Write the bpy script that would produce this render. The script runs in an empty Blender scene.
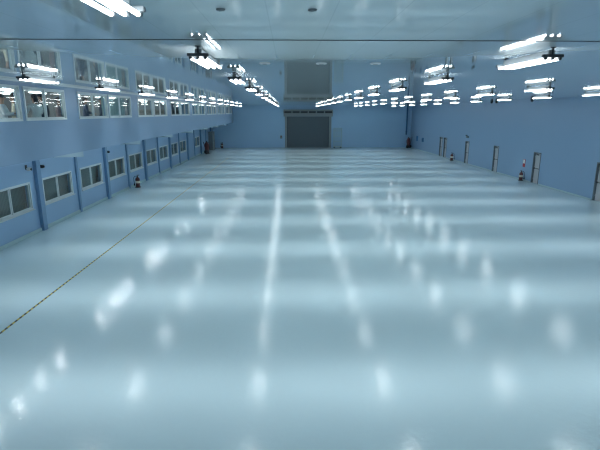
import bpy, bmesh, math, random
from mathutils import Vector, Matrix

random.seed(7)
PI = math.pi
scene = bpy.context.scene
COL = scene.collection

# ------------------------------------------------------------------ measures (metres)
CAM_H = 4.8            # camera above the hall floor
CEIL = 5.67            # hall ceiling
XR = 17.0              # right wall
XU = -7.5              # face of the overhanging office wall
XL = -10.3             # recessed lower wall
XO = -14.5             # back wall of the office
YB = 65.6              # back wall
YF = -3.0              # wall behind the camera
SOFF = 3.52            # underside of the office floor
OFF_FLOOR = 3.62
BAY = 6.8

# ------------------------------------------------------------------ mesh builder
class MB:
    def __init__(self):
        self.bm = bmesh.new()
        self.mi = 0
    def box(self, x0, x1, y0, y1, z0, z1, bevel=0.0):
        bm = bmesh.new()
        vs = [bm.verts.new((x, y, z)) for x in (x0, x1) for y in (y0, y1) for z in (z0, z1)]
        for q in ((0, 1, 3, 2), (4, 6, 7, 5), (0, 4, 5, 1), (2, 3, 7, 6), (0, 2, 6, 4), (1, 5, 7, 3)):
            bm.faces.new([vs[i] for i in q])
        if bevel > 0:
            bmesh.ops.bevel(bm, geom=bm.edges[:], offset=bevel, segments=2, affect='EDGES')
        self._merge(bm)
        return self
    def _merge(self, bm, smooth=False):
        bmesh.ops.recalc_face_normals(bm, faces=bm.faces[:])
        for f in bm.faces:
            f.material_index = self.mi
            if smooth: f.smooth = True
        me = bpy.data.meshes.new('tmp')
        bm.to_mesh(me); bm.free()
        self.bm.from_mesh(me)
        bpy.data.meshes.remove(me)
    def tube(self, pts, r, seg=10, caps=True):
        pts = [Vector(p) for p in pts]
        rs = r if isinstance(r, (list, tuple)) else [r] * len(pts)
        bm = bmesh.new()
        rings = []
        ref = None
        for i, p in enumerate(pts):
            if i == 0: t = pts[1] - pts[0]
            elif i == len(pts) - 1: t = pts[-1] - pts[-2]
            else: t = (pts[i + 1] - pts[i]).normalized() + (pts[i] - pts[i - 1]).normalized()
            t.normalize()
            if ref is None:
                ref = Vector((0, 0, 1)) if abs(t.z) < 0.9 else Vector((1, 0, 0))
            u = t.cross(ref).normalized(); v = t.cross(u).normalized()
            rings.append([bm.verts.new(p + (u * math.cos(a) + v * math.sin(a)) * rs[i])
                          for a in (2 * PI * k / seg for k in range(seg))])
        for a, b in zip(rings, rings[1:]):
            for k in range(seg):
                bm.faces.new((a[k], a[(k + 1) % seg], b[(k + 1) % seg], b[k]))
        if caps:
            bm.faces.new(rings[0]); bm.faces.new(rings[-1])
        self._merge(bm, True)
        return self
    def lathe(self, prof, c=(0, 0, 0), seg=20, axis='z'):
        bm = bmesh.new(); rings = []
        for r, z in prof:
            ring = []
            for k in range(seg):
                a = 2 * PI * k / seg
                p = (r * math.cos(a), r * math.sin(a), z)
                if axis == 'x': p = (p[2], p[0], p[1])
                if axis == 'y': p = (p[0], p[2], p[1])
                ring.append(bm.verts.new((p[0] + c[0], p[1] + c[1], p[2] + c[2])))
            rings.append(ring)
        for a, b in zip(rings, rings[1:]):
            for k in range(seg):
                bm.faces.new((a[k], a[(k + 1) % seg], b[(k + 1) % seg], b[k]))
        bm.faces.new(rings[0]); bm.faces.new(rings[-1])
        self._merge(bm, True)
        return self
    def ball(self, c, rx, ry, rz, seg=14):
        bm = bmesh.new()
        bmesh.ops.create_uvsphere(bm, u_segments=seg, v_segments=max(6, seg // 2 + 1), radius=1.0)
        for v in bm.verts:
            v.co = Vector((v.co.x * rx + c[0], v.co.y * ry + c[1], v.co.z * rz + c[2]))
        self._merge(bm, True)
        return self
    def build(self, name, mat, parent=None):
        me = bpy.data.meshes.new(name)
        self.bm.to_mesh(me); self.bm.free()
        for m in (mat if isinstance(mat, (list, tuple)) else [mat]):
            me.materials.append(m)
        o = bpy.data.objects.new(name, me)
        COL.objects.link(o)
        if parent is not None: o.parent = parent
        return o

def tag(o, label=None, cat=None, group=None, kind=None):
    if label: o['label'] = label
    if cat: o['category'] = cat
    if group: o['group'] = group
    if kind: o['kind'] = kind
    return o

def empty(name, loc, rz=0.0):
    o = bpy.data.objects.new(name, None)
    o.empty_display_size = 0.1
    COL.objects.link(o)
    o.location = loc; o.rotation_euler = (0, 0, rz)
    return o

def kids(o):
    return [c for c in bpy.data.objects if c.parent == o]

def copy_tree(o, parent=None, cache={}):
    c = o.copy(); COL.objects.link(c)
    if parent is not None: c.parent = parent
    if o.name not in cache: cache[o.name] = kids(o)
    for ch in cache[o.name]: copy_tree(ch, c)
    return c

# ------------------------------------------------------------------ materials
def newmat(name):
    m = bpy.data.materials.new(name); m.use_nodes = True
    nt = m.node_tree
    return m, nt, nt.nodes['Principled BSDF']

def N(nt, t, **kw):
    n = nt.nodes.new(t)
    for k, v in kw.items(): setattr(n, k, v)
    return n

def math_node(nt, op, a, b=None, c=None):
    n = N(nt, 'ShaderNodeMath', operation=op)
    for i, v in enumerate((a, b, c)):
        if v is None: continue
        if isinstance(v, (int, float)): n.inputs[i].default_value = v
        else: nt.links.new(v, n.inputs[i])
    return n.outputs[0]

def paint(name, col, rough=0.4, vary=0.06, scale=1.5, metallic=0.0, spec=0.5, bump=0.0):
    """Plain painted surface with a faint uneven tone."""
    m, nt, b = newmat(name)
    tc = N(nt, 'ShaderNodeTexCoord')
    no = N(nt, 'ShaderNodeTexNoise'); no.inputs['Scale'].default_value = scale; no.inputs['Detail'].default_value = 4
    nt.links.new(tc.outputs['Object'], no.inputs['Vector'])
    mr = N(nt, 'ShaderNodeMix', data_type='RGBA')
    mr.inputs[6].default_value = tuple(c * (1 - vary) for c in col) + (1,)
    mr.inputs[7].default_value = tuple(min(1, c * (1 + vary)) for c in col) + (1,)
    nt.links.new(no.outputs['Fac'], mr.inputs[0])
    nt.links.new(mr.outputs[2], b.inputs['Base Color'])
    b.inputs['Roughness'].default_value = rough
    b.inputs['Metallic'].default_value = metallic
    b.inputs['Specular IOR Level'].default_value = spec
    if bump:
        bp = N(nt, 'ShaderNodeBump'); bp.inputs['Strength'].default_value = bump
        nt.links.new(no.outputs['Fac'], bp.inputs['Height']); nt.links.new(bp.outputs[0], b.inputs['Normal'])
    return m

def floor_material():
    m, nt, b = newmat('resin_floor')
    tc = N(nt, 'ShaderNodeTexCoord')
    no = N(nt, 'ShaderNodeTexNoise'); no.inputs['Scale'].default_value = 0.25; no.inputs['Detail'].default_value = 3
    nt.links.new(tc.outputs['Object'], no.inputs['Vector'])
    mr = N(nt, 'ShaderNodeMix', data_type='RGBA')
    mr.inputs[6].default_value = (FLOOR_COL[0] * .96, FLOOR_COL[1] * .96, FLOOR_COL[2] * .96, 1)
    mr.inputs[7].default_value = (FLOOR_COL[0] * 1.04, FLOOR_COL[1] * 1.04, FLOOR_COL[2] * 1.04, 1)
    nt.links.new(no.outputs['Fac'], mr.inputs[0])
    nt.links.new(mr.outputs[2], b.inputs['Base Color'])
    b.inputs['Roughness'].default_value = 0.145
    b.inputs['IOR'].default_value = 1.5
    # self-levelled resin: faint orange peel
    n2 = N(nt, 'ShaderNodeTexNoise'); n2.inputs['Scale'].default_value = 9.0; n2.inputs['Detail'].default_value = 2
    nt.links.new(tc.outputs['Object'], n2.inputs['Vector'])
    bp = N(nt, 'ShaderNodeBump'); bp.inputs['Strength'].default_value = 0.3; bp.inputs['Distance'].default_value = 0.008
    nt.links.new(n2.outputs['Fac'], bp.inputs['Height'])
    nt.links.new(bp.outputs[0], b.inputs['Normal'])
    return m

def ceiling_material():
    """Glossy sandwich panels with thin joints running down the hall."""
    m, nt, b = newmat('glossy_ceiling_panel')
    tc = N(nt, 'ShaderNodeTexCoord')
    sp = N(nt, 'ShaderNodeSeparateXYZ'); nt.links.new(tc.outputs['Object'], sp.inputs[0])
    fx = math_node(nt, 'FRACT', math_node(nt, 'MULTIPLY', math_node(nt, 'ADD', sp.outputs[0], 100.38), 1 / 0.6))
    ed = math_node(nt, 'ABSOLUTE', math_node(nt, 'SUBTRACT', fx, 0.5))
    joint = math_node(nt, 'GREATER_THAN', ed, 0.49)
    no = N(nt, 'ShaderNodeTexNoise'); no.inputs['Scale'].default_value = 0.6
    nt.links.new(tc.outputs['Object'], no.inputs['Vector'])
    mr = N(nt, 'ShaderNodeMix', data_type='RGBA')
    c = CEIL_COL
    mr.inputs[6].default_value = (c[0] * .95, c[1] * .95, c[2] * .95, 1)
    mr.inputs[7].default_value = (c[0] * 1.05, c[1] * 1.05, c[2] * 1.05, 1)
    nt.links.new(no.outputs['Fac'], mr.inputs[0])
    mj = N(nt, 'ShaderNodeMix', data_type='RGBA')
    nt.links.new(math_node(nt, 'MULTIPLY', joint, 0.1), mj.inputs[0])
    nt.links.new(mr.outputs[2], mj.inputs[6]); mj.inputs[7].default_value = (.05, .08, .1, 1)
    nt.links.new(mj.outputs[2], b.inputs['Base Color'])
    b.inputs['Roughness'].default_value = 0.04
    b.inputs['IOR'].default_value = 1.8
    b.inputs['Metallic'].default_value = 0.28
    return m

def glass_material():
    m = bpy.data.materials.new('window_glass'); m.use_nodes = True
    nt = m.node_tree; nt.nodes.clear()
    out = N(nt, 'ShaderNodeOutputMaterial')
    tr = N(nt, 'ShaderNodeBsdfTransparent'); tr.inputs[0].default_value = (.86, .93, .93, 1)
    gl = N(nt, 'ShaderNodeBsdfGlossy'); gl.inputs['Roughness'].default_value = 0.02
    fr = N(nt, 'ShaderNodeFresnel'); fr.inputs[0].default_value = 1.5
    mx = N(nt, 'ShaderNodeMixShader')
    ge = N(nt, 'ShaderNodeNewGeometry')
    nt.links.new(math_node(nt, 'MULTIPLY', fr.outputs[0], math_node(nt, 'SUBTRACT', 1.0, ge.outputs['Backfacing'])), mx.inputs[0]); nt.links.new(tr.outputs[0], mx.inputs[1]); nt.links.new(gl.outputs[0], mx.inputs[2])
    nt.links.new(mx.outputs[0], out.inputs[0])
    return m

def emit(name, col, s):
    m = bpy.data.materials.new(name); m.use_nodes = True
    nt = m.node_tree; nt.nodes.clear()
    out = N(nt, 'ShaderNodeOutputMaterial'); e = N(nt, 'ShaderNodeEmission')
    e.inputs[0].default_value = (*col, 1); e.inputs[1].default_value = s
    nt.links.new(e.outputs[0], out.inputs[0])
    return m

def stripes(name, c1, c2, axis, period, duty=0.5, shear=0.0, rough=.5):
    """Two-colour stripes along one axis (hazard tape, slats of a blind)."""
    m, nt, b = newmat(name)
    tc = N(nt, 'ShaderNodeTexCoord'); sp = N(nt, 'ShaderNodeSeparateXYZ')
    nt.links.new(tc.outputs['Object'], sp.inputs[0])
    v = sp.outputs['XYZ'.index(axis)]
    if shear: v = math_node(nt, 'ADD', v, math_node(nt, 'MULTIPLY', sp.outputs[0], shear))
    f = math_node(nt, 'LESS_THAN', math_node(nt, 'FRACT', math_node(nt, 'MULTIPLY', math_node(nt, 'ADD', v, 50.0), 1 / period)), duty)
    mr = N(nt, 'ShaderNodeMix', data_type='RGBA')
    mr.inputs[6].default_value = (*c1, 1); mr.inputs[7].default_value = (*c2, 1)
    nt.links.new(f, mr.inputs[0]); nt.links.new(mr.outputs[2], b.inputs['Base Color'])
    b.inputs['Roughness'].default_value = rough
    return m

FLOOR_COL = (.515, .69, .75)
CEIL_COL = (.70, .775, .80)
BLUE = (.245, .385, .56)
M = {}
M['floor'] = floor_material()
M['ceiling'] = ceiling_material()
M['blue'] = paint('blue_wall_paint', BLUE, .38, .03, .4)
M['blue_upper_dimmed'] = paint('blue_office_wall_dimmed', tuple(c * .86 for c in BLUE), .38, .03, .4)  # same wall blue, darkened to offset strong light from the nearest lamp row
M['blue_back_lifted'] = paint('blue_back_wall_brightened', (.38, .60, .83), .4, .03, .4)  # wall blue lightened to make up for missing lamps at the far end
M['blue_low_lifted'] = paint('blue_lower_wall_brightened', tuple(c * 1.10 for c in BLUE), .38, .03, .4)  # same wall blue, brightened to make up for weak light under the overhang
M['blue_dark'] = paint('deep_blue_paint', (.05, .17, .36), .4, .03, 1)
M['pilaster'] = paint('pilaster_blue_paint', (.15, .28, .45), .4, .03, 1)
M['pale'] = paint('pale_green_grey_paint', (.42, .58, .60), .5, .04, 2)
M['beam'] = paint('pale_blue_beam', (.34, .47, .55), .5, .04, 2)
M['frame'] = paint('pale_aluminium_frame', (.60, .68, .71), .4, .04, 3)
M['grey'] = paint('grey_painted_metal', (.26, .31, .33), .45, .05, 3)
M['midgrey'] = paint('mid_grey_metal', (.16, .19, .21), .5, .05, 3)
M['dark'] = paint('dark_grey_metal', (.035, .042, .05), .5, .08, 5)
M['black'] = paint('black_rubber', (.012, .012, .014), .5, .05, 5)
M['steel'] = paint('brushed_steel', (.55, .56, .57), .3, .05, 8, metallic=1.0)
M['door'] = paint('grey_beige_door_paint', (.46, .49, .53), .45, .03, 2)
M['jamb'] = paint('dark_door_jamb', (.13, .16, .185), .5, .05, 3)
M['shutter'] = paint('slate_shutter', (.10, .135, .16), .5, .05, 2)
M['glass'] = glass_material()
M['blind'] = stripes('grey_vertical_blind', (.17, .20, .20), (.12, .145, .15), 'Y', 0.09, .5)
M['pale_blind'] = stripes('pale_roller_blind', (.42, .52, .50), (.38, .47, .46), 'Y', 0.3, .5)
M['office_wall'] = paint('office_wall', (.17, .18, .18), .6, .05, 1)
M['office_floor'] = paint('office_floor', (.16, .16, .16), .5, .05, 1)
M['tape'] = stripes('yellow_black_tape', (.42, .34, .03), (.03, .03, .02), 'Y', 0.2, .5, 1.0)
M['maroon'] = paint('dark_red_paint', (.10, .026, .028), .35, .06, 4)
M['red'] = paint('red_sign', (.45, .03, .03), .5, .04, 4)
M['white'] = paint('white_plastic', (.75, .77, .78), .5, .03, 4)
M['label'] = paint('cream_label', (.72, .66, .52), .5, .04, 4)
M['tubeglow'] = emit('fluorescent_tube', (.92, .98, 1.0), 18.0)
M['soffitglow'] = emit('soffit_tube', (.92, .98, 1.0), 7.0)
M['officeglow'] = emit('office_tube', (.95, .98, 1.0), 7.0)
for n in ('soffitglow', 'officeglow'): M[n].cycles.emission_sampling = 'NONE'   # the lamps themselves do the lighting
M['skin'] = paint('skin', (.46, .27, .19), .5, .05, 6)
M['coat'] = paint('white_work_coat', (.72, .74, .76), .8, .05, 6, bump=.05)
M['bluecoat'] = paint('pale_pink_coat', (.62, .46, .46), .8, .05, 6, bump=.05)
M['trousers'] = paint('dark_trousers', (.03, .035, .05), .8, .05, 6)
M['hair'] = paint('black_hair', (.012, .010, .010), .5, .1, 12)
M['darkcoat'] = paint('navy_jacket', (.03, .04, .07), .8, .05, 6)
M['desk'] = paint('desk_laminate', (.45, .44, .40), .5, .05, 3)

ORD = ['zeroth', 'first', 'second', 'third', 'fourth', 'fifth', 'sixth', 'seventh', 'eighth', 'ninth', 'tenth',
       'eleventh', 'twelfth', 'thirteenth', 'fourteenth', 'fifteenth', 'sixteenth', 'seventeenth', 'eighteenth']

def struct(mb, name, mat, label, cat, parent=None):
    o = mb.build(name, mat, parent)
    return tag(o, label, cat, None, 'structure')

def wall_x(x0, x1, y0, y1, z0, z1, holes):
    """Wall slab between x0 and x1, with rectangular holes (ya, yb, za, zb) along y."""
    mb = MB(); y = y0
    for (a, b, c, d) in sorted(holes):
        if a > y: mb.box(x0, x1, y, a, z0, z1)
        if c > z0: mb.box(x0, x1, a, b, z0, c)
        if d < z1: mb.box(x0, x1, a, b, d, z1)
        y = b
    if y < y1: mb.box(x0, x1, y, y1, z0, z1)
    return mb

# ================================================================== THE SETTING
struct(MB().box(XO - .2, XR + .25, YF - .2, YB + .3, -.2, 0), 'floor', M['floor'],
       'glossy pale aqua resin floor of the empty hall', 'floor')
struct(MB().box(XO - .2, XR + .25, YF - .2, YB + .3, CEIL, CEIL + .2), 'ceiling', M['ceiling'],
       'low glossy blue-grey panel ceiling over the hall', 'ceiling')

# right wall with door openings
DOORS = [24.4, 31.2, 37.65, 44.0, 50.3, 51.75]
DW, DH = .95, 2.12
struct(wall_x(XR, XR + .25, YF, YB, 0, CEIL, [(y, y + DW, 0, DH) for y in DOORS]), 'wall_right', M['blue'],
       'long plain blue wall with small doors on the right', 'wall')
# back wall with shutter opening
SX0, SX1, SH = -.15, 5.65, 4.2
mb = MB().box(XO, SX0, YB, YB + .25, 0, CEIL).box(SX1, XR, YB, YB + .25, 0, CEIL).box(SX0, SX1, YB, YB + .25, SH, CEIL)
struct(mb, 'wall_back', M['blue_back_lifted'], 'deep blue far end wall around the roller shutter', 'wall')
struct(MB().box(XO, XR, YF - .2, YF, 0, CEIL), 'wall_front', M['blue'], 'blue wall behind the camera', 'wall')

# overhanging office wall with bands of windows
WZ0, WZ1 = 4.55, 5.51
GROUPS = []
for k in range(0, 8):
    y = 10.6 + BAY * k
    GROUPS.append((y, 2))
WIN = []      # (y0, y1, group, half)
for g, (y, n) in enumerate(GROUPS):
    for h in range(n):
        a, b = y + h * 2.95, y + h * 2.95 + 2.8
        if g == 0: a, b = ((10.9, 13.7), (13.9, 16.4))[h]
        WIN.append((a, b, g, h))
struct(wall_x(XU - .15, XU, YF, YB, 3.40, CEIL, [(a, b, WZ0, WZ1) for a, b, g, h in WIN]), 'wall_left', M['blue_upper_dimmed'],
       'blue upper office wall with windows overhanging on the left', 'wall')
LWALL = []    # lower windows
LP = 3.65
PIL = [19.25 + LP * k for k in range(-2, 13)]
LW = []
for i, p in enumerate(PIL[:-1]):
    if i in (10, 12): continue
    if p < 54: LW.append((p + .40, p + 3.1))
struct(wall_x(XL - .2, XL, YF, YB, 0, SOFF, [(a, b, 1.0, 2.1) for a, b in LW]), 'wall_left_lower', M['blue_low_lifted'],
       'recessed blue ground-floor wall below the overhang on the left', 'wall')
struct(MB().box(XO, XU - .15, YF, YB, SOFF, OFF_FLOOR), 'ceiling_overhang', M['pale'],
       'underside of the office floor overhanging the left wall', 'ceiling')
struct(MB().box(XO - .2, XO, YF, YB, 0, CEIL), 'wall_office', M['office_wall'], 'grey rear wall of the upstairs office', 'wall')
struct(MB().box(XO, XU - .16, YF, YB, OFF_FLOOR, OFF_FLOOR + .02), 'floor_office', M['office_floor'],
       'grey floor of the upstairs office', 'floor')

# coved skirtings
for nm, x0, x1, lab in (('baseboard_left', XL, XL + .05, 'pale coved skirting along the left lower wall'),
                        ('baseboard_right', XR - .05, XR, 'pale coved skirting along the right wall')):
    if nm == 'baseboard_right':
        mb = MB(); y = YF
        for d in DOORS + [YB]:
            mb.box(x0, x1, y, d - (.08 if d < YB else 0), 0, .07, .01); y = d + DW + .08
    else:
        mb = MB().box(x0, x1, YF, YB, 0, .13, .01)
    struct(mb, nm, M['pale'], lab, 'skirting')

# pilasters on the lower left wall
tn = 1
for i, p in enumerate(PIL):
    wide = .32 if i % 2 == 0 else .20
    o = struct(MB().box(XL, XL + (.15 if i % 2 == 0 else .08), p - wide / 2, p + wide / 2, 0, SOFF, .01), 'trim_%d' % tn, M['pilaster'],
               ('%s blue pilaster from the camera end on the lower left wall' % ORD[i - 1] if i > 1 else 'blue pilaster of the lower left wall out of view, %s before the visible ones' % ORD[2 - i]), 'pilaster')
    o['group'] = 'pilasters of the lower left wall'
    tn += 1
# beam ends below the overhang, one per bay
for k in range(1, 8):
    y = 10.6 + BAY * k + .05
    mb = MB(); bm = bmesh.new()      # haunched: deeper towards its far end
    pv = [[bm.verts.new((x, yy, zz)) for (yy, zz) in ((y - 2.2, SOFF), (y - 2.2, 3.385), (y, 3.20), (y, SOFF))] for x in (XL, XU - .01)]
    bm.faces.new(pv[0]); bm.faces.new(pv[1])
    for q in range(4): bm.faces.new((pv[0][q], pv[0][(q + 1) % 4], pv[1][(q + 1) % 4], pv[1][q]))
    mb._merge(bm)
    o = struct(mb, 'trim_%d' % tn, M['beam'],
               '%s pale beam under the overhanging office, counted from the camera' % ORD[k], 'beam')
    o['group'] = 'beams under the overhang'
    tn += 1
# ceiling joint across the hall
struct(MB().box(XU, XR, 6.17, 6.195, CEIL - .006, CEIL), 'trim_%d' % tn, M['dark'], 'thin dark joint running straight across the near ceiling', 'ceiling joint'); tn += 1
# wall to ceiling angle strips
struct(MB().box(XU, XU + .04, YF, YB, CEIL - .05, CEIL), 'trim_%d' % tn, M['frame'], 'pale strip where the office wall meets the ceiling', 'trim'); tn += 1
struct(MB().box(XR - .04, XR, YF, YB, CEIL - .05, CEIL), 'trim_%d' % tn, M['blue'], 'narrow blue strip where the right wall meets the ceiling', 'trim'); tn += 1

# ------------------------------------------------------------------ windows
def window_frame(y0, y1, z0, z1, x, n, mat, name, label, group, sill=False, t=.05):
    """Aluminium window of n sliding sashes set into a wall that faces +x."""
    root = empty(name, (x, (y0 + y1) / 2, z0))
    tag(root, label, 'window', group, 'structure')
    w = (y1 - y0) / 2; h = z1 - z0
    f = MB()
    f.box(-.10, .03, -w, -w + t, 0, h).box(-.10, .03, w - t, w, 0, h)
    f.box(-.10, .03, -w + t, w - t, 0, t).box(-.10, .03, -w + t, w - t, h - t, h)
    f.build('window_frame', mat, root)
    sw = (2 * w - 2 * t) / n
    for i in range(n):
        a = -w + t + sw * i; b = a + sw
        s = MB(); q = .045
        dx = -.03 if i % 2 else -.06
        s.box(dx - .015, dx + .015, a, a + q, t, h - t).box(dx - .015, dx + .015, b - q, b, t, h - t)
        s.box(dx - .015, dx + .015, a + q, b - q, t, t + q).box(dx - .015, dx + .015, a + q, b - q, h - t - q, h - t)
        so = s.build('sash', mat, root)
        MB().box(dx - .003, dx + .003, a + q, b - q, t + q, h - t - q).build('pane', M['glass'], so)
    if sill:
        MB().box(.0, .09, -w - .05, w + .05, -.03, .0, .006).build('window_sill', mat, root)
    return root

wn = 1
for a, b, g, h in WIN:
    window_frame(a, b, WZ0, WZ1, XU, 2, M['frame'], 'window_%d' % wn,
                 '%s two-pane window in the %s window group upstairs from the camera' % (('near', 'far')[h], ORD[g + 1]),
                 'upper office windows')
    wn += 1
for i, (a, b) in enumerate(LW):
    window_frame(a, b, 1.0, 2.1, XL, 2, M['frame'], 'window_%d' % wn,
                 ('%s dark two-pane ground-floor window from the camera end, under the overhang' % ORD[i] if i else 'dark ground-floor window out of view before the first visible one'),
                 'ground floor windows', sill=True)
    bl = MB()
    nsl = int((b - a + .2) / .09)
    for s in range(nsl):     # hanging vertical slats, each a little turned
        y = a - .1 + s * .09
        bl.box(XL - .34, XL - .325, y, y + .088, .95, 2.14)
    o = bl.build('vertical_blind', M['blind'])
    tag(o, ('grey vertical blind behind the %s ground-floor window from the camera' % ORD[i] if i else 'grey vertical blind behind the ground-floor window that is out of view'), 'blind', 'vertical blinds')
    MB().box(XL - .36, XL - .31, a - .12, b + .12, 2.14, 2.18).build('headrail', M['midgrey'], o)
    wn += 1

# ------------------------------------------------------------------ doors in the right wall
LABD = ['grey door cut by the right edge of the picture',
        'grey door beside the standing extinguisher and red sign, second from the right edge',
        'grey door third from the right edge, between two other single doors',
        'grey door with a small emergency lamp above its frame, fourth from the right',
        'nearer of two grey doors side by side on the far right wall',
        'farther of two grey doors side by side on the far right wall']
for i, y in enumerate(DOORS):
    root = empty('door_%d' % (i + 1), (XR, y + DW / 2, 0))
    tag(root, LABD[i], 'door', None, 'structure')
    w = DW / 2; t = .06
    f = MB().box(-.02, .24, -w, -w + t, 0, DH).box(-.02, .24, w - t, w, 0, DH).box(-.02, .24, -w + t, w - t, DH - t, DH)
    f.build('door_frame', M['jamb'], root)
    leaf = MB().box(.10, .145, -w + t + .004, w - t - .004, .01, DH - t - .004, .004)
    lf = leaf.build('door_leaf', M['door'], root)
    hb = MB().tube([(.05, -w + .12, 1.02), (.05, w - .12, 1.02)], .022)
    hb.box(.03, .10, -w + .09, -w + .16, .97, 1.07, .006).box(.03, .10, w - .16, w - .09, .97, 1.07, .006)
    hb.build('push_bar', M['dark'], lf)
    c = MB().box(.05, .10, -.05, .25, DH - .2, DH - .13, .008).box(-.16, .07, .19, .23, DH - .13, DH - .115).tube([(-.16, .21, DH - .12), (-.02, -.05, DH - .06)], .014, 8)
    c.build('door_closer', M['dark'], root)
    h = MB()
    for z in (.3, 1.05, 1.8): h.tube([(.09, w - t - .005, z - .06), (.09, w - t - .005, z + .06)], .012, 8)
    h.build('hinge', M['steel'], root)

# ------------------------------------------------------------------ roller shutter in the back wall
root = empty('roller_shutter', ((SX0 + SX1) / 2, YB, 0))
tag(root, 'dark slate roller shutter closing the wide doorway in the far wall', 'roller shutter')
w = (SX1 - SX0) / 2
cur = MB()
n = 42
for i in range(n):
    z = i * SH / n
    cur.box(-w + .05, w - .05, .06, .09, z, z + SH / n - .018, .006)
    cur.box(-w + .05, w - .05, .075, .10, z + SH / n - .02, z + SH / n)
cur.build('shutter_curtain', M['shutter'], root)
for s in (-1, 1):
    MB().box(s * w - (.30 if s < 0 else .0), s * w + (.0 if s < 0 else .30), -.08, .0, 0, SH + .25, .01) \
        .box(s * w - (.08 if s < 0 else -.0) , s * w + (.0 if s < 0 else .08), -.12, -.08, 0, SH, .01).build('guide_rail', M['grey'], root)
hd = MB().box(-w - .45, w + .45, -.45, .0, SH + .72, SH + .92, .015).box(-w - .45, w + .45, -.45, .0, SH + .25, SH + .45, .015)
hd.box(-w - .45, w + .45, -.30, .0, SH, SH + .25, .015)
hd.build('shutter_housing', M['grey'], root)
for i in range(7):
    x = -w - .42 + i * (2 * w + .84) / 6
    MB().box(x - .06, x + .06, -.42, .0, SH + .45, SH + .72).build('housing_post', M['grey'], root)
for i in range(6):
    x = -w - .42 + i * (2 * w + .84) / 6
    MB().box(x + .06, x + (2 * w + .84) / 6 - .06, -.30, -.02, SH + .45, SH + .72).build('dark_panel', M['dark'], root)
MB().box(-w + .06, w - .06, .03, .11, 0.0, .09, .01).build('bottom_bar', M['midgrey'], root)

root = MB().box(-.45 - .3, -.45 - .02, YB - .14, YB, 1.25, 1.65, .01).build('mounted_control_box', M['midgrey'])
root.location = (-.35, 0, 0)
tag(root, 'small grey control box on the far wall left of the shutter', 'control box')
MB().lathe([(.03, 0), (.03, .02)], (-.61, YB - .16, 1.52), 12, 'y').build('push_button', M['red'], root)
MB().lathe([(.03, 0), (.03, .02)], (-.61, YB - .16, 1.38), 12, 'y').build('push_button', M['white'], root)

# ------------------------------------------------------------------ pale mesh trolley right of the shutter
root = empty('mesh_trolley', (6.75, YB - 1.0, 0))
tag(root, 'pale wire mesh trolley standing right of the far shutter', 'trolley')
MB().box(-.55, .55, -.4, .4, .16, .22, .01).build('trolley_base', M['pale'], root)
mg = MB()
for s in (-1, 1):
    for x in (-.53, .53): mg.tube([(x, s * .38, .22), (x, s * .38, 2.7)], .022, 8)
    for z in (.9, 1.6, 2.3, 2.68): mg.tube([(-.53, s * .38, z), (.53, s * .38, z)], .014, 6)
    for i in range(1, 8): mg.tube([(-.53 + i * 1.06 / 8, s * .38, .22), (-.53 + i * 1.06 / 8, s * .38, 2.68)], .011, 6)
for x in (-.53, .53):
    for z in (.9, 1.6, 2.3, 2.68): mg.tube([(x, -.38, z), (x, .38, z)], .014, 6)
mg.build('mesh_side', M['pale'], root)
for x in (-.45, .45):
    for y in (-.3, .3):
        MB().lathe([(.03, -.025), (.08, -.02), (.08, .02), (.03, .025)], (x, y, .08), 14, 'y').box(x - .03, x + .03, y - .035, y + .035, .1, .165).build('caster', M['dark'], root)

# ------------------------------------------------------------------ yellow and black floor tape
o = MB().box(-.027, .027, 0, 53, 0, .004).build('hazard_tape', M['tape'])
o.location = (-6.45, -2.5, 0.0)
tag(o, 'narrow yellow and black hazard tape line along the left of the floor', 'floor tape')

# ------------------------------------------------------------------ ceiling fixtures
def light_data(name, power, sig=.20, base=.19):
    """Made-up beam shape that bands the floor: cut off upwards, wide across the tubes and narrow along them."""
    L = bpy.data.lights.new(name, 'SPOT')
    L.spot_size = math.radians(164); L.spot_blend = .1
    L.energy = power; L.color = (.97, .985, 1.0); L.shadow_soft_size = .10
    L.use_nodes = True
    nt = L.node_tree
    em = nt.nodes['Emission']
    ge = N(nt, 'ShaderNodeNewGeometry'); sp = N(nt, 'ShaderNodeSeparateXYZ')
    nt.links.new(ge.outputs['Incoming'], sp.inputs[0])
    dz = math_node(nt, 'MULTIPLY', sp.outputs[2], -1.0)          # downwards positive
    dzp = math_node(nt, 'MAXIMUM', dz, 0.02)
    t = math_node(nt, 'DIVIDE', sp.outputs[1], dzp)
    q = math_node(nt, 'DIVIDE', t, sig)
    g = math_node(nt, 'EXPONENT', math_node(nt, 'MULTIPLY', math_node(nt, 'MULTIPLY', q, q), -1.0))  # narrow lobe added to throw floor bands; bare tubes would spread wider
    ss = N(nt, 'ShaderNodeMapRange', interpolation_type='SMOOTHSTEP')
    ss.inputs['From Min'].default_value = .74; ss.inputs['From Max'].default_value = .97
    nt.links.new(dz, ss.inputs['Value'])
    s2 = N(nt, 'ShaderNodeMapRange', interpolation_type='SMOOTHSTEP')
    s2.inputs['From Min'].default_value = .46; s2.inputs['From Max'].default_value = .9
    nt.links.new(dz, s2.inputs['Value'])
    f = math_node(nt, 'ADD', math_node(nt, 'MULTIPLY', g, ss.outputs[0]), math_node(nt, 'MULTIPLY', s2.outputs[0], base))
    nt.links.new(f, em.inputs['Strength'])
    return L

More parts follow.
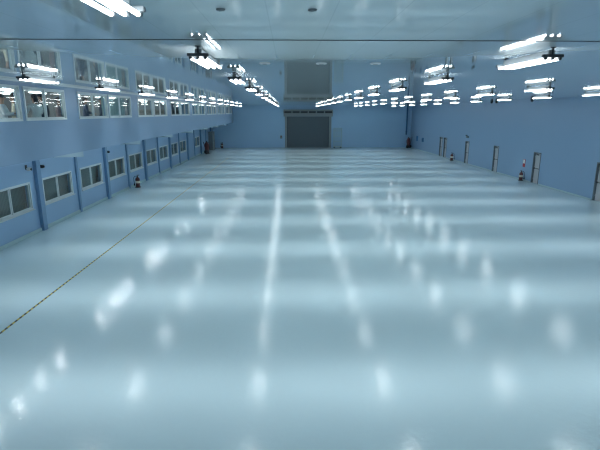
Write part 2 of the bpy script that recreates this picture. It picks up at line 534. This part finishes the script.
LP_FIX = 315.0
fixture_light = light_data('fixture_light', LP_FIX)
FL = 1.5
def make_fixture():
    root = empty('ceiling_light_fixture', (0, 0, CEIL))
    for y in (.02, FL - .02):
        MB().tube([(0, y, 0), (0, y, -.105)], .014, 8).lathe([(.04, -.008), (.04, 0)], (0, y, 0), 12).build('drop_rod', M['dark'], root)
    for y0, y1, mt in ((-.02, .04, 'dark'), (FL - .04, FL + .02, 'midgrey')):
        c = MB().box(-.145, .145, y0, y1, -.135, -.095, .006)
        for x in (-.10, 0, .10): c.box(x - .02, x + .02, y0 + .004, y1 - .004, -.17, -.135, .006)
        c.build('end_bar', M[mt], root)
    MB().box(-.045, .045, .04, FL - .04, -.133, -.03, .008).build('channel_body', M['midgrey'], root)
    for x in (-.10, 0, .10):
        MB().tube([(x, .03, -.157), (x, .045, -.157), (x, FL - .045, -.157), (x, FL - .03, -.157)], [.010, .016, .016, .010], 6).build('fluorescent_tube', M['tubeglow'], root)
    lo = bpy.data.objects.new('fixture_light', fixture_light); COL.objects.link(lo)
    lo.parent = root; lo.location = (0, FL / 2, -.26)
    return root

ROWS = [(-5.95, 'nearest the office windows', 2), (-1.22, "leading to the shutter's left edge", 0), (3.67, "leading to the shutter's right edge", 1),
        (8.48, 'second from the right wall', 3), (13.3, 'nearest the right wall', 4)]
proto = make_fixture(); first = True
for rx, desc, vis in ROWS:
    for k in range(-1, 14):
        o = proto if first else copy_tree(proto)
        first = False
        o.location = (rx, 2.35 + 4.385 * k, CEIL)
        if k >= vis:
            lab = 'fluorescent ceiling fixture, %s from the camera in the row %s' % (ORD[k - vis + 1], desc)
        else:
            lab = 'fluorescent ceiling fixture, %s out of view in the row %s' % (ORD[vis - k], desc)
        tag(o, lab, 'ceiling light', 'fluorescent fixtures in five ceiling rows')

# batten lamps on the soffit edge under the office (seen as the row of reflections on the left of the floor)
soffit_light = bpy.data.lights.new('soffit_light', 'POINT'); soffit_light.energy = 9; soffit_light.color = (.93, .985, 1.0); soffit_light.shadow_soft_size = .03
def make_batten():
    root = empty('ceiling_batten_lamp', (0, 0, 0))
    MB().box(-.04, .04, -.45, .45, -.06, 0, .008).build('batten_body', M['white'], root)
    MB().tube([(0, -.42, -.085), (0, .42, -.085)], .019, 10).build('fluorescent_tube', M['soffitglow'], root)
    MB().box(-.02, .02, -.45, -.42, -.11, -.06).box(-.02, .02, .42, .45, -.11, -.06).build('lamp_holder', M['white'], root)
    lo = bpy.data.objects.new('soffit_light', soffit_light); COL.objects.link(lo); lo.parent = root; lo.location = (0, 0, -.115)
    return root
bt = make_batten(); first = True
ys = [11.0, 12.1, 13.3, 14.6, 18.1, 19.3, 20.4, 21.5, 24.9, 25.9, 26.9, 28.2, 31.9, 34.8, 38.6, 41.8]
for i, y in enumerate(ys):
    o = bt if first else copy_tree(bt); first = False
    o.location = (-7.80, y, SOFF)
    tag(o, '%s batten lamp from the camera, under the edge of the left overhang' % ORD[i + 1], 'ceiling light', 'batten lamps under the overhang')

# ------------------------------------------------------------------ office upstairs: lamps and people
office_light = bpy.data.lights.new('office_light', 'POINT'); office_light.energy = 45; office_light.color = (.96, .99, 1.0); office_light.shadow_soft_size = .2
def make_office_lamp():
    root = empty('office_ceiling_lamp', (0, 0, CEIL))
    MB().box(-.05, .05, -.75, .75, -.06, 0, .008).build('lamp_body', M['white'], root)
    MB().tube([(0, -.72, -.085), (0, .72, -.085)], .022, 10).build('fluorescent_tube', M['officeglow'], root)
    MB().box(-.02, .02, -.75, -.72, -.11, -.06).box(-.02, .02, .72, .75, -.11, -.06).build('lamp_holder', M['white'], root)
    lo = bpy.data.objects.new('office_light', office_light); COL.objects.link(lo); lo.parent = root; lo.location = (0, 0, -.25)
    return root
ol = make_office_lamp(); first = True
for r, (x, rd) in enumerate(((-9.2, 'front'), (-10.6, 'middle'), (-12.6, 'rear'))):
    for k in range(-1, 7):
        o = ol if first else copy_tree(ol); first = False
        o.location = (x, 10.6 + BAY * (k + .5) + (r - 1) * 1.3, CEIL)
        if k < 0: lab = '%s-row office tube lamp nearest the camera, before the first window group' % rd
        else: lab = '%s-row office tube lamp behind the %s upstairs window group from the camera' % (rd, ORD[k + 1])
        tag(o, lab, 'ceiling light', 'tube lamps in the upstairs office')

def skin_mesh(name, joints, edges, mat, parent, levels=2):
    me = bpy.data.meshes.new(name)
    keys = list(joints)
    me.from_pydata([joints[k][0] for k in keys], [(keys.index(a), keys.index(b)) for a, b in edges], [])
    o = bpy.data.objects.new(name, me); COL.objects.link(o); o.parent = parent
    me.materials.append(mat)
    md = o.modifiers.new('Skin', 'SKIN'); md.use_smooth_shade = True; md.branch_smoothing = .3
    if not me.skin_vertices: me.skin_vertices_new() if hasattr(me, 'skin_vertices_new') else None
    for i, k in enumerate(keys):
        r = joints[k][1]
        v = me.skin_vertices[0].data[i]
        v.radius = (r, r) if isinstance(r, (int, float)) else r
        v.use_root = (i == 0)
    s = o.modifiers.new('Sub', 'SUBSURF'); s.levels = levels; s.render_levels = levels
    return o

def limb(js, side, pose):
    s = side
    if pose == 'down': el, wr = (s * .25, -.01, 1.10), (s * .25, .07, .86)
    elif pose == 'reach': el, wr = (s * .26, .10, 1.12), (s * .16, .34, 1.16)
    else: el, wr = (s * .27, .02, 1.12), (s * .10, .25, 1.08)
    return el, wr

def make_person(name, loc, rz, coat, pose, hairlen, height=1.0):
    """Standing figure, facing +y before rotation."""
    root = empty(name, loc, rz)
    J = {'pelvis': ((0, 0, .92), (.13, .10)), 'belly': ((0, 0, 1.06), (.13, .095)), 'chest': ((0, .005, 1.26), (.15, .105)),
         'neckbase': ((0, -.005, 1.42), (.075, .065)), 'neck': ((0, .005, 1.48), .052), 'skull': ((0, .02, 1.58), (.070, .085)), 'crown': ((0, .012, 1.66), (.066, .080))}
    E = [('pelvis', 'belly'), ('belly', 'chest'), ('chest', 'neckbase'), ('neckbase', 'neck'), ('neck', 'skull'), ('skull', 'crown')]
    for s, nm in ((-1, 'l'), (1, 'r')):
        el, wr = limb(J, s, pose)
        J['sh' + nm] = ((s * .18, 0, 1.37), .058); J['el' + nm] = (el, .042); J['wr' + nm] = (wr, .028)
        d = (Vector(wr) - Vector(el)).normalized()
        pm = Vector(wr) + d * .07
        J['pm' + nm] = (tuple(pm), (.036, .018))
        E += [('chest', 'sh' + nm), ('sh' + nm, 'el' + nm), ('el' + nm, 'wr' + nm), ('wr' + nm, 'pm' + nm)]
        side = d.cross(Vector((0, 0, 1))) if abs(d.z) < .8 else d.cross(Vector((1, 0, 0)))
        side.normalize()
        curl = d.cross(side).normalized()
        if curl.z > 0: curl = -curl
        for f, (off, ln) in enumerate(((-.03, .062), (-.010, .075), (.010, .070), (.028, .055))):
            k0 = pm + side * off + d * .018
            k1 = k0 + d * ln * .55 + curl * .006; k2 = k0 + d * ln + curl * .022
            for kk, (p, r) in enumerate(((k0, .010), (k1, .009), (k2, .007))): J['f%s%d%d' % (nm, f, kk)] = (tuple(p), r)
            E += [('pm' + nm, 'f%s%d0' % (nm, f)), ('f%s%d0' % (nm, f), 'f%s%d1' % (nm, f)), ('f%s%d1' % (nm, f), 'f%s%d2' % (nm, f))]
        t0 = Vector(wr) + d * .03 - side * .030; t1 = t0 + d * .045 - side * .022
        J['t%s0' % nm] = (tuple(t0), .011); J['t%s1' % nm] = (tuple(t1), .009)
        E += [('wr' + nm, 't%s0' % nm), ('t%s0' % nm, 't%s1' % nm)]
        J['hip' + nm] = ((s * .09, 0, .86), .085); J['knee' + nm] = ((s * .10, .02, .49), .056); J['ank' + nm] = ((s * .105, -.01, .085), .038); J['toe' + nm] = ((s * .125, .15, .04), (.036, .032))
        E += [('pelvis', 'hip' + nm), ('hip' + nm, 'knee' + nm), ('knee' + nm, 'ank' + nm), ('ank' + nm, 'toe' + nm)]
    body = skin_mesh('body', J, E, M['skin'], root)
    # face: nose, ears, brow and mouth stay with the head
    MB().ball((0, .112, 1.585), .012, .018, .018, 8).ball((-.078, .015, 1.585), .012, .02, .03, 8).ball((.078, .015, 1.585), .012, .02, .03, 8).build('face', M['skin'], body)
    MB().ball((-.03, .096, 1.612), .012, .009, .008, 8).ball((.03, .096, 1.612), .012, .009, .008, 8).build('eyes', M['hair'], body)
    MB().ball((0, .102, 1.535), .024, .008, .007, 8).build('mouth', M['maroon'], body)
    h = MB().ball((0, -.012, 1.645), .090, .105, .085, 16)
    if hairlen: h.ball((0, -.07, 1.55), .078, .05, .13, 14)
    h.build('hair', M['hair'], root)
    # coat: trunk and sleeves over the body
    C = {'hem': ((0, 0, .66), (.19, .15)), 'waist': ((0, 0, 1.02), (.160, .125)), 'chest': ((0, .005, 1.26), (.178, .128)), 'collar': ((0, -.005, 1.425), (.085, .08))}
    CE = [('hem', 'waist'), ('waist', 'chest'), ('chest', 'collar')]
    for s, nm in ((-1, 'l'), (1, 'r')):
        el, wr = limb(J, s, pose)
        C['sh' + nm] = ((s * .185, 0, 1.37), .075); C['el' + nm] = (el, .060)
        C['cuff' + nm] = (tuple(Vector(el).lerp(Vector(wr), .9)), .046)
        CE += [('chest', 'sh' + nm), ('sh' + nm, 'el' + nm), ('el' + nm, 'cuff' + nm)]
    skin_mesh('coat', C, CE, coat, root)
    T = {'seat': ((0, 0, .90), (.14, .11))}; TE = []
    for s, nm in ((-1, 'l'), (1, 'r')):
        T['hip' + nm] = ((s * .095, 0, .82), .098); T['knee' + nm] = ((s * .10, .02, .49), .075); T['hem' + nm] = ((s * .105, -.005, .10), .062)
        TE += [('seat', 'hip' + nm), ('hip' + nm, 'knee' + nm), ('knee' + nm, 'hem' + nm)]
    skin_mesh('trousers', T, TE, M['trousers'], root)
    for sx in (-1, 1):
        MB().ball((sx * .115, .075, .045), .048, .125, .045, 12).ball((sx * .105, -.01, .075), .046, .06, .06, 12).build('shoe', M['black'], root)
    root.scale = (height, height, height)
    return root

def on_line(px, dist_x):
    """y of a point at x = dist_x seen at picture column px."""
    return -dist_x * 467 / (288 - px) * 1.03

PEOPLE = [
    (7, -8.15, -70, M['coat'], 'reach', 0, .97, 'person in a white coat at the left edge, behind the first upstairs window group'),
    (19, -8.35, 120, M['label'], 'hold', 0, 1.0, 'person in a cream coat, second from left behind the first upstairs windows'),
    (39, -8.1, 60, M['coat'], 'reach', 1, 1.0, 'dark-haired person in a white coat reaching forward behind the upstairs glass'),
    (45, -8.9, 160, M['darkcoat'], 'down', 1, 1.05, 'person in dark navy clothes behind the white-coated one upstairs'),
    (62, -8.2, -80, M['bluecoat'], 'hold', 0, .97, 'person in a pinkish coat at the far pane of the first window group'),
    (88, -8.4, -60, M['darkcoat'], 'hold', 1, 1.03, 'person in dark clothes behind the first pane of the second window group'),
    (104, -8.5, 100, M['darkcoat'], 'down', 0, 1.05, 'person in dark clothes behind the second pane of the second window group'),
]
for px, x, rz, coat, pose, hl, ht, lab in PEOPLE:
    p = make_person('person', (x, on_line(px, x), OFF_FLOOR + .02), math.radians(rz), coat, pose, hl, ht)
    tag(p, lab, 'person', 'people in the upstairs office')

# pale blinds behind some of the upstairs panes
for i, (g, h, lab) in enumerate(((1, 1, 'pale blind drawn behind the far half of the second upstairs window group'),
                                 (2, 0, 'pale blind behind the near half of the third upstairs window group'),
                                 (4, 1, 'pale blind behind the far half of the fifth upstairs window group'),
                                 (6, 0, 'pale blind behind the near half of the seventh upstairs window group'))):
    a, b = [(a, b) for a, b, gg, hh in WIN if gg == g and hh == h][0]
    if g == 2: b = a + 1.2
    o = MB().box(XU - .30, XU - .29, a + .02, b - .02, WZ0 - .05, WZ1 + .02).build('roller_blind', M['pale_blind'])
    tag(o, lab, 'blind', 'pale blinds upstairs')
    MB().tube([(XU - .30, a, WZ1 + .045), (XU - .30, b, WZ1 + .045)], .025, 10).build('blind_roller', M['frame'], o)
    MB().box(XU - .31, XU - .28, a + .02, b - .02, WZ0 - .075, WZ0 - .05).build('bottom_rail', M['frame'], o)

# ------------------------------------------------------------------ fire extinguishers
def make_extinguisher():
    root = empty('fire_extinguisher', (0, 0, 0))
    MB().lathe([(.16, 0), (.17, .01), (.17, .03), (.15, .04)], seg=20).build('foot_ring', M['black'], root)
    b = MB().lathe([(.11, .03), (.125, .05), (.125, .46), (.11, .52), (.06, .57), (.035, .59), (.035, .61)], seg=22).build('cylinder', M['maroon'], root)
    MB().lathe([(.127, .25), (.1275, .255), (.1275, .375), (.127, .38)], seg=22).build('paper_label', M['label'], b)
    v = MB().lathe([(.03, .61), (.035, .64), (.02, .67)], seg=12).box(-.015, .015, -.12, .03, .665, .68, .004).box(-.015, .015, -.13, .03, .70, .715, .004)
    v.build('valve', M['black'], root)
    MB().tube([(0, .03, .64), (.05, .12, .64), (.10, .18, .55), (.13, .17, .38), (.14, .15, .25)], .014, 8).lathe([(.018, 0), (.05, -.16)], (.14, .15, .26), 12).build('hose', M['black'], root)
    return root
ext = make_extinguisher()
EXT = [((-9.85, 30.6, 0), 2.2, 1.15, 'dark red fire extinguisher standing by the left wall under the windows'),
       ((16.72, 33.05, 0), -1.0, 1.05, 'dark red fire extinguisher below the red sign beside a right-hand door'),
       ((16.6, 47.3, 0), -1.0, 1.15, 'fire extinguisher on the right, between a single door and the paired doors')]
for i, (loc, rz, s, lab) in enumerate(EXT):
    o = ext if i == 0 else copy_tree(ext)
    o.location = loc; o.rotation_euler = (0, 0, rz); o.scale = (s, s, s)
    tag(o, lab, 'fire extinguisher', 'portable fire extinguishers')

def make_wheeled():
    root = empty('wheeled_extinguisher', (0, 0, 0))
    MB().lathe([(.10, .16), (.19, .20), (.20, .26), (.20, .95), (.17, 1.06), (.08, 1.14), (.05, 1.16)], seg=22).build('cylinder', M['maroon'], root)
    for s in (-1, 1):
        MB().lathe([(.05, -.03), (.19, -.03), (.20, 0), (.19, .03), (.05, .03)], (s * .27, -.05, .20), 18, 'x').build('wheel', M['black'], root)
    MB().tube([(-.27, -.05, .2), (.27, -.05, .2)], .02, 8).build('axle', M['dark'], root)
    MB().tube([(-.16, -.1, .3), (-.17, -.26, 1.0), (-.16, -.32, 1.2), (.16, -.32, 1.2), (.17, -.26, 1.0), (.16, -.1, .3)], .018, 8).build('push_handle', M['maroon'], root)
    MB().lathe([(.05, 1.16), (.05, 1.24), (.02, 1.26)], seg=12).tube([(0, .04, 1.2), (.15, .2, 1.1), (.2, .22, .7), (.1, .24, .5), (-.1, .24, .6), (-.12, .22, .9)], .022, 8).build('hose', M['black'], root)
    MB().box(-.04, .04, .10, .30, .0, .05, .008).box(-.03, .03, .12, .2, .04, .2).build('foot', M['dark'], root)
    return root
wx = make_wheeled()
wx.location = (-9.55, 55.6, 0); wx.rotation_euler = (0, 0, -1.3); wx.scale = (1.2, 1.2, 1.2)
tag(wx, 'tall dark red wheeled fire extinguisher against the far left lower wall', 'fire extinguisher', 'wheeled fire extinguishers')
w2 = copy_tree(wx); w2.location = (16.45, 64.3, 0); w2.rotation_euler = (0, 0, .8); w2.scale = (1.2, 1.2, 1.2)
tag(w2, 'dark red wheeled fire extinguisher in the far right corner below a blue pipe', 'fire extinguisher', 'wheeled fire extinguishers')

# far end of the lower left wall: tall cabinet and one more extinguisher
cb = MB().box(XL + .02, XL + .55, 61.4, 63.2, 0, 2.3, .012).build('tall_cabinet', M['midgrey'])
tag(cb, 'tall grey metal cabinet at the far end of the lower left wall', 'cabinet')
for y in (61.45, 62.32):
    d = MB().box(XL + .55, XL + .57, y, y + .83, .08, 2.24, .006).build('cabinet_door', M['grey'], cb)
    MB().box(XL + .57, XL + .60, y + (.74 if y < 62 else .05), y + (.78 if y < 62 else .09), 1.0, 1.2, .005).build('handle', M['dark'], d)
o = copy_tree(ext); o.location = (-9.0, 64.6, 0); o.rotation_euler = (0, 0, 2.0); o.scale = (1.15, 1.15, 1.15)
tag(o, 'fire extinguisher by the far wall in the left corner past the grey cabinet', 'fire extinguisher', 'portable fire extinguishers')

# sign above the right-hand extinguisher
sg = MB().box(16.975, 17.0, 33.2, 33.5, .95, 1.5, .003).build('extinguisher_sign', M['red'])
tag(sg, 'small red sign with a white panel on the right wall above an extinguisher', 'sign')
MB().box(16.970, 16.975, 33.23, 33.47, 1.2, 1.47).build('white_panel', M['white'], sg)

# pipe and wall boxes in the far right corner
pp = MB().tube([(16.35, YB - .17, 1.75), (16.35, YB - .16, CEIL)], .10, 14).build('mounted_blue_pipe', M['blue_dark'])
tag(pp, 'dark blue vertical pipe in the far right corner', 'pipe')
for z in (2.1, 3.6, 5.1): MB().box(16.22, 16.48, YB - .28, YB - .004, z, z + .06, .005).build('pipe_clip', M['blue_dark'], pp)
for i, (y, z0, z1, lab) in enumerate(((62.0, 1.1, 1.75, 'dark switch box on the right wall, nearer the far corner'), (59.3, 1.15, 1.65, 'small dark switch box on the right wall, farther from the corner'))):
    o = MB().box(16.86, 17.0, y - .22, y + .22, z0, z1, .01).build('mounted_switch_box', M['blue_dark'])
    tag(o, lab, 'switch box', 'switch boxes by the far corner')
    MB().box(16.845, 16.86, y - .03, y + .03, (z0 + z1) / 2, (z0 + z1) / 2 + .12).build('lever', M['dark'], o)

# emergency lamp above the fourth door
el = MB().box(16.86, 17.0, 44.25, 44.65, 2.42, 2.60, .01).build('mounted_emergency_lamp', M['midgrey'])
tag(el, 'small emergency lamp on the right wall above a grey door', 'emergency lamp')
for y in (44.33, 44.57): MB().ball((16.84, y, 2.65), .05, .05, .05, 10).build('lamp_head', M['dark'], el)

# dome cameras near the right wall
for i, (px, lab) in enumerate(((493, 'black dome camera on the ceiling by the right wall, leftmost of three'),
                               (498, 'black dome camera on the ceiling, middle of three by the right wall'),
                               (534, 'black dome camera on the ceiling by the right wall, nearest the camera'))):
    y = 16.7 * 467 / (px - 288) * 1.03
    root = empty('ceiling_dome_camera', (16.7, y, CEIL))
    tag(root, lab, 'security camera', 'dome cameras by the right wall')
    MB().lathe([(.10, -.10), (.11, -.09), (.11, 0)], seg=18).build('camera_base', M['dark'], root)
    MB().ball((0, 0, -.10), .095, .095, .095, 14).build('dome', M['black'], root)

# small cameras below the overhang
for i, (y, x, mt, lab) in enumerate(((18.6, XL + .12, 'white', 'pale box camera left of the thick near pilaster under the overhang'),
                                     (19.58, XL + .12, 'dark', 'dark box camera right of the thick near pilaster under the overhang'),
                                     (26.85, XL + .12, 'dark', 'dark box camera on the lower left wall by the next thick pilaster'))):
    root = empty('mounted_box_camera', (XL, y, 2.66))
    tag(root, lab, 'security camera', 'box cameras under the overhang')
    MB().box(0, .03, -.06, .06, -.06, .12, .006).tube([(.02, 0, .03), (.07, 0, .0)], .02, 8).build('bracket', M['dark'], root)
    MB().box(.05, .19, -.06, .06, -.11, .02, .012).build('camera_body', M[mt], root)
    MB().lathe([(.045, 0), (.045, .03)], (.19, 0, -.05), 14, 'x').build('lens', M['black'], root)

# detectors and round diffusers in the near ceiling
for i, (x, y, r, mt, nm, lab) in enumerate(((.22, 4.4, .04, 'midgrey', 'smoke_detector', 'small grey ceiling detector near the top middle of the picture'),
                                   (-.58, 4.4, .04, 'midgrey', 'smoke_detector', 'small grey ceiling detector left of the other one, near the top'),
                                   (-.42, 9.05, .10, 'white', 'ceiling_diffuser', 'round white ceiling diffuser, left of three beyond the dark joint'),
                                   (.62, 9.05, .10, 'white', 'ceiling_diffuser', 'round white ceiling diffuser, middle of three beyond the dark joint'),
                                   (1.62, 9.05, .10, 'white', 'ceiling_diffuser', 'round white ceiling diffuser, right of three beyond the dark joint'))):
    root = empty(nm, (x, y, CEIL))
    tag(root, lab, nm.replace('_', ' '), 'detectors and diffusers in the near ceiling')
    MB().lathe([(r * .8, -.016), (r, -.010), (r, 0)], seg=20).build('rim', M[mt], root)
    MB().lathe([(r * .35, -.022), (r * .5, -.018), (r * .5, -.012)], seg=16).build('core', M['grey'], root)

# ------------------------------------------------------------------ world, camera, render
wd = bpy.data.worlds.new('World'); scene.world = wd; wd.use_nodes = True
wd.node_tree.nodes['Background'].inputs[0].default_value = (.4, .55, .65, 1)
wd.node_tree.nodes['Background'].inputs[1].default_value = 0.02

cam = bpy.data.cameras.new('camera'); co = bpy.data.objects.new('camera', cam); COL.objects.link(co)
cam.sensor_fit = 'HORIZONTAL'; cam.sensor_width = 36; cam.lens = 36 * 467 / 600
cam.clip_start = .05; cam.clip_end = 300
co.location = (0, 0, CAM_H)
co.rotation_euler = (math.radians(90 - 13.6), 0, math.radians(-1.43))
scene.camera = co

scene.view_settings.view_transform = 'Standard'
scene.view_settings.look = 'None'
scene.view_settings.exposure = 0.18
scene.view_settings.gamma = 1.0
scene.view_settings.use_curve_mapping = False
scene.cycles.filter_width = 1.25
scene.cycles.use_denoising = True
scene.cycles.use_adaptive_sampling = False
scene.cycles.max_bounces = 8
scene.cycles.diffuse_bounces = 4
scene.cycles.glossy_bounces = 4
scene.cycles.transparent_max_bounces = 12
scene.cycles.sample_clamp_indirect = 25.0
scene.cycles.caustics_reflective = False
scene.cycles.caustics_refractive = False
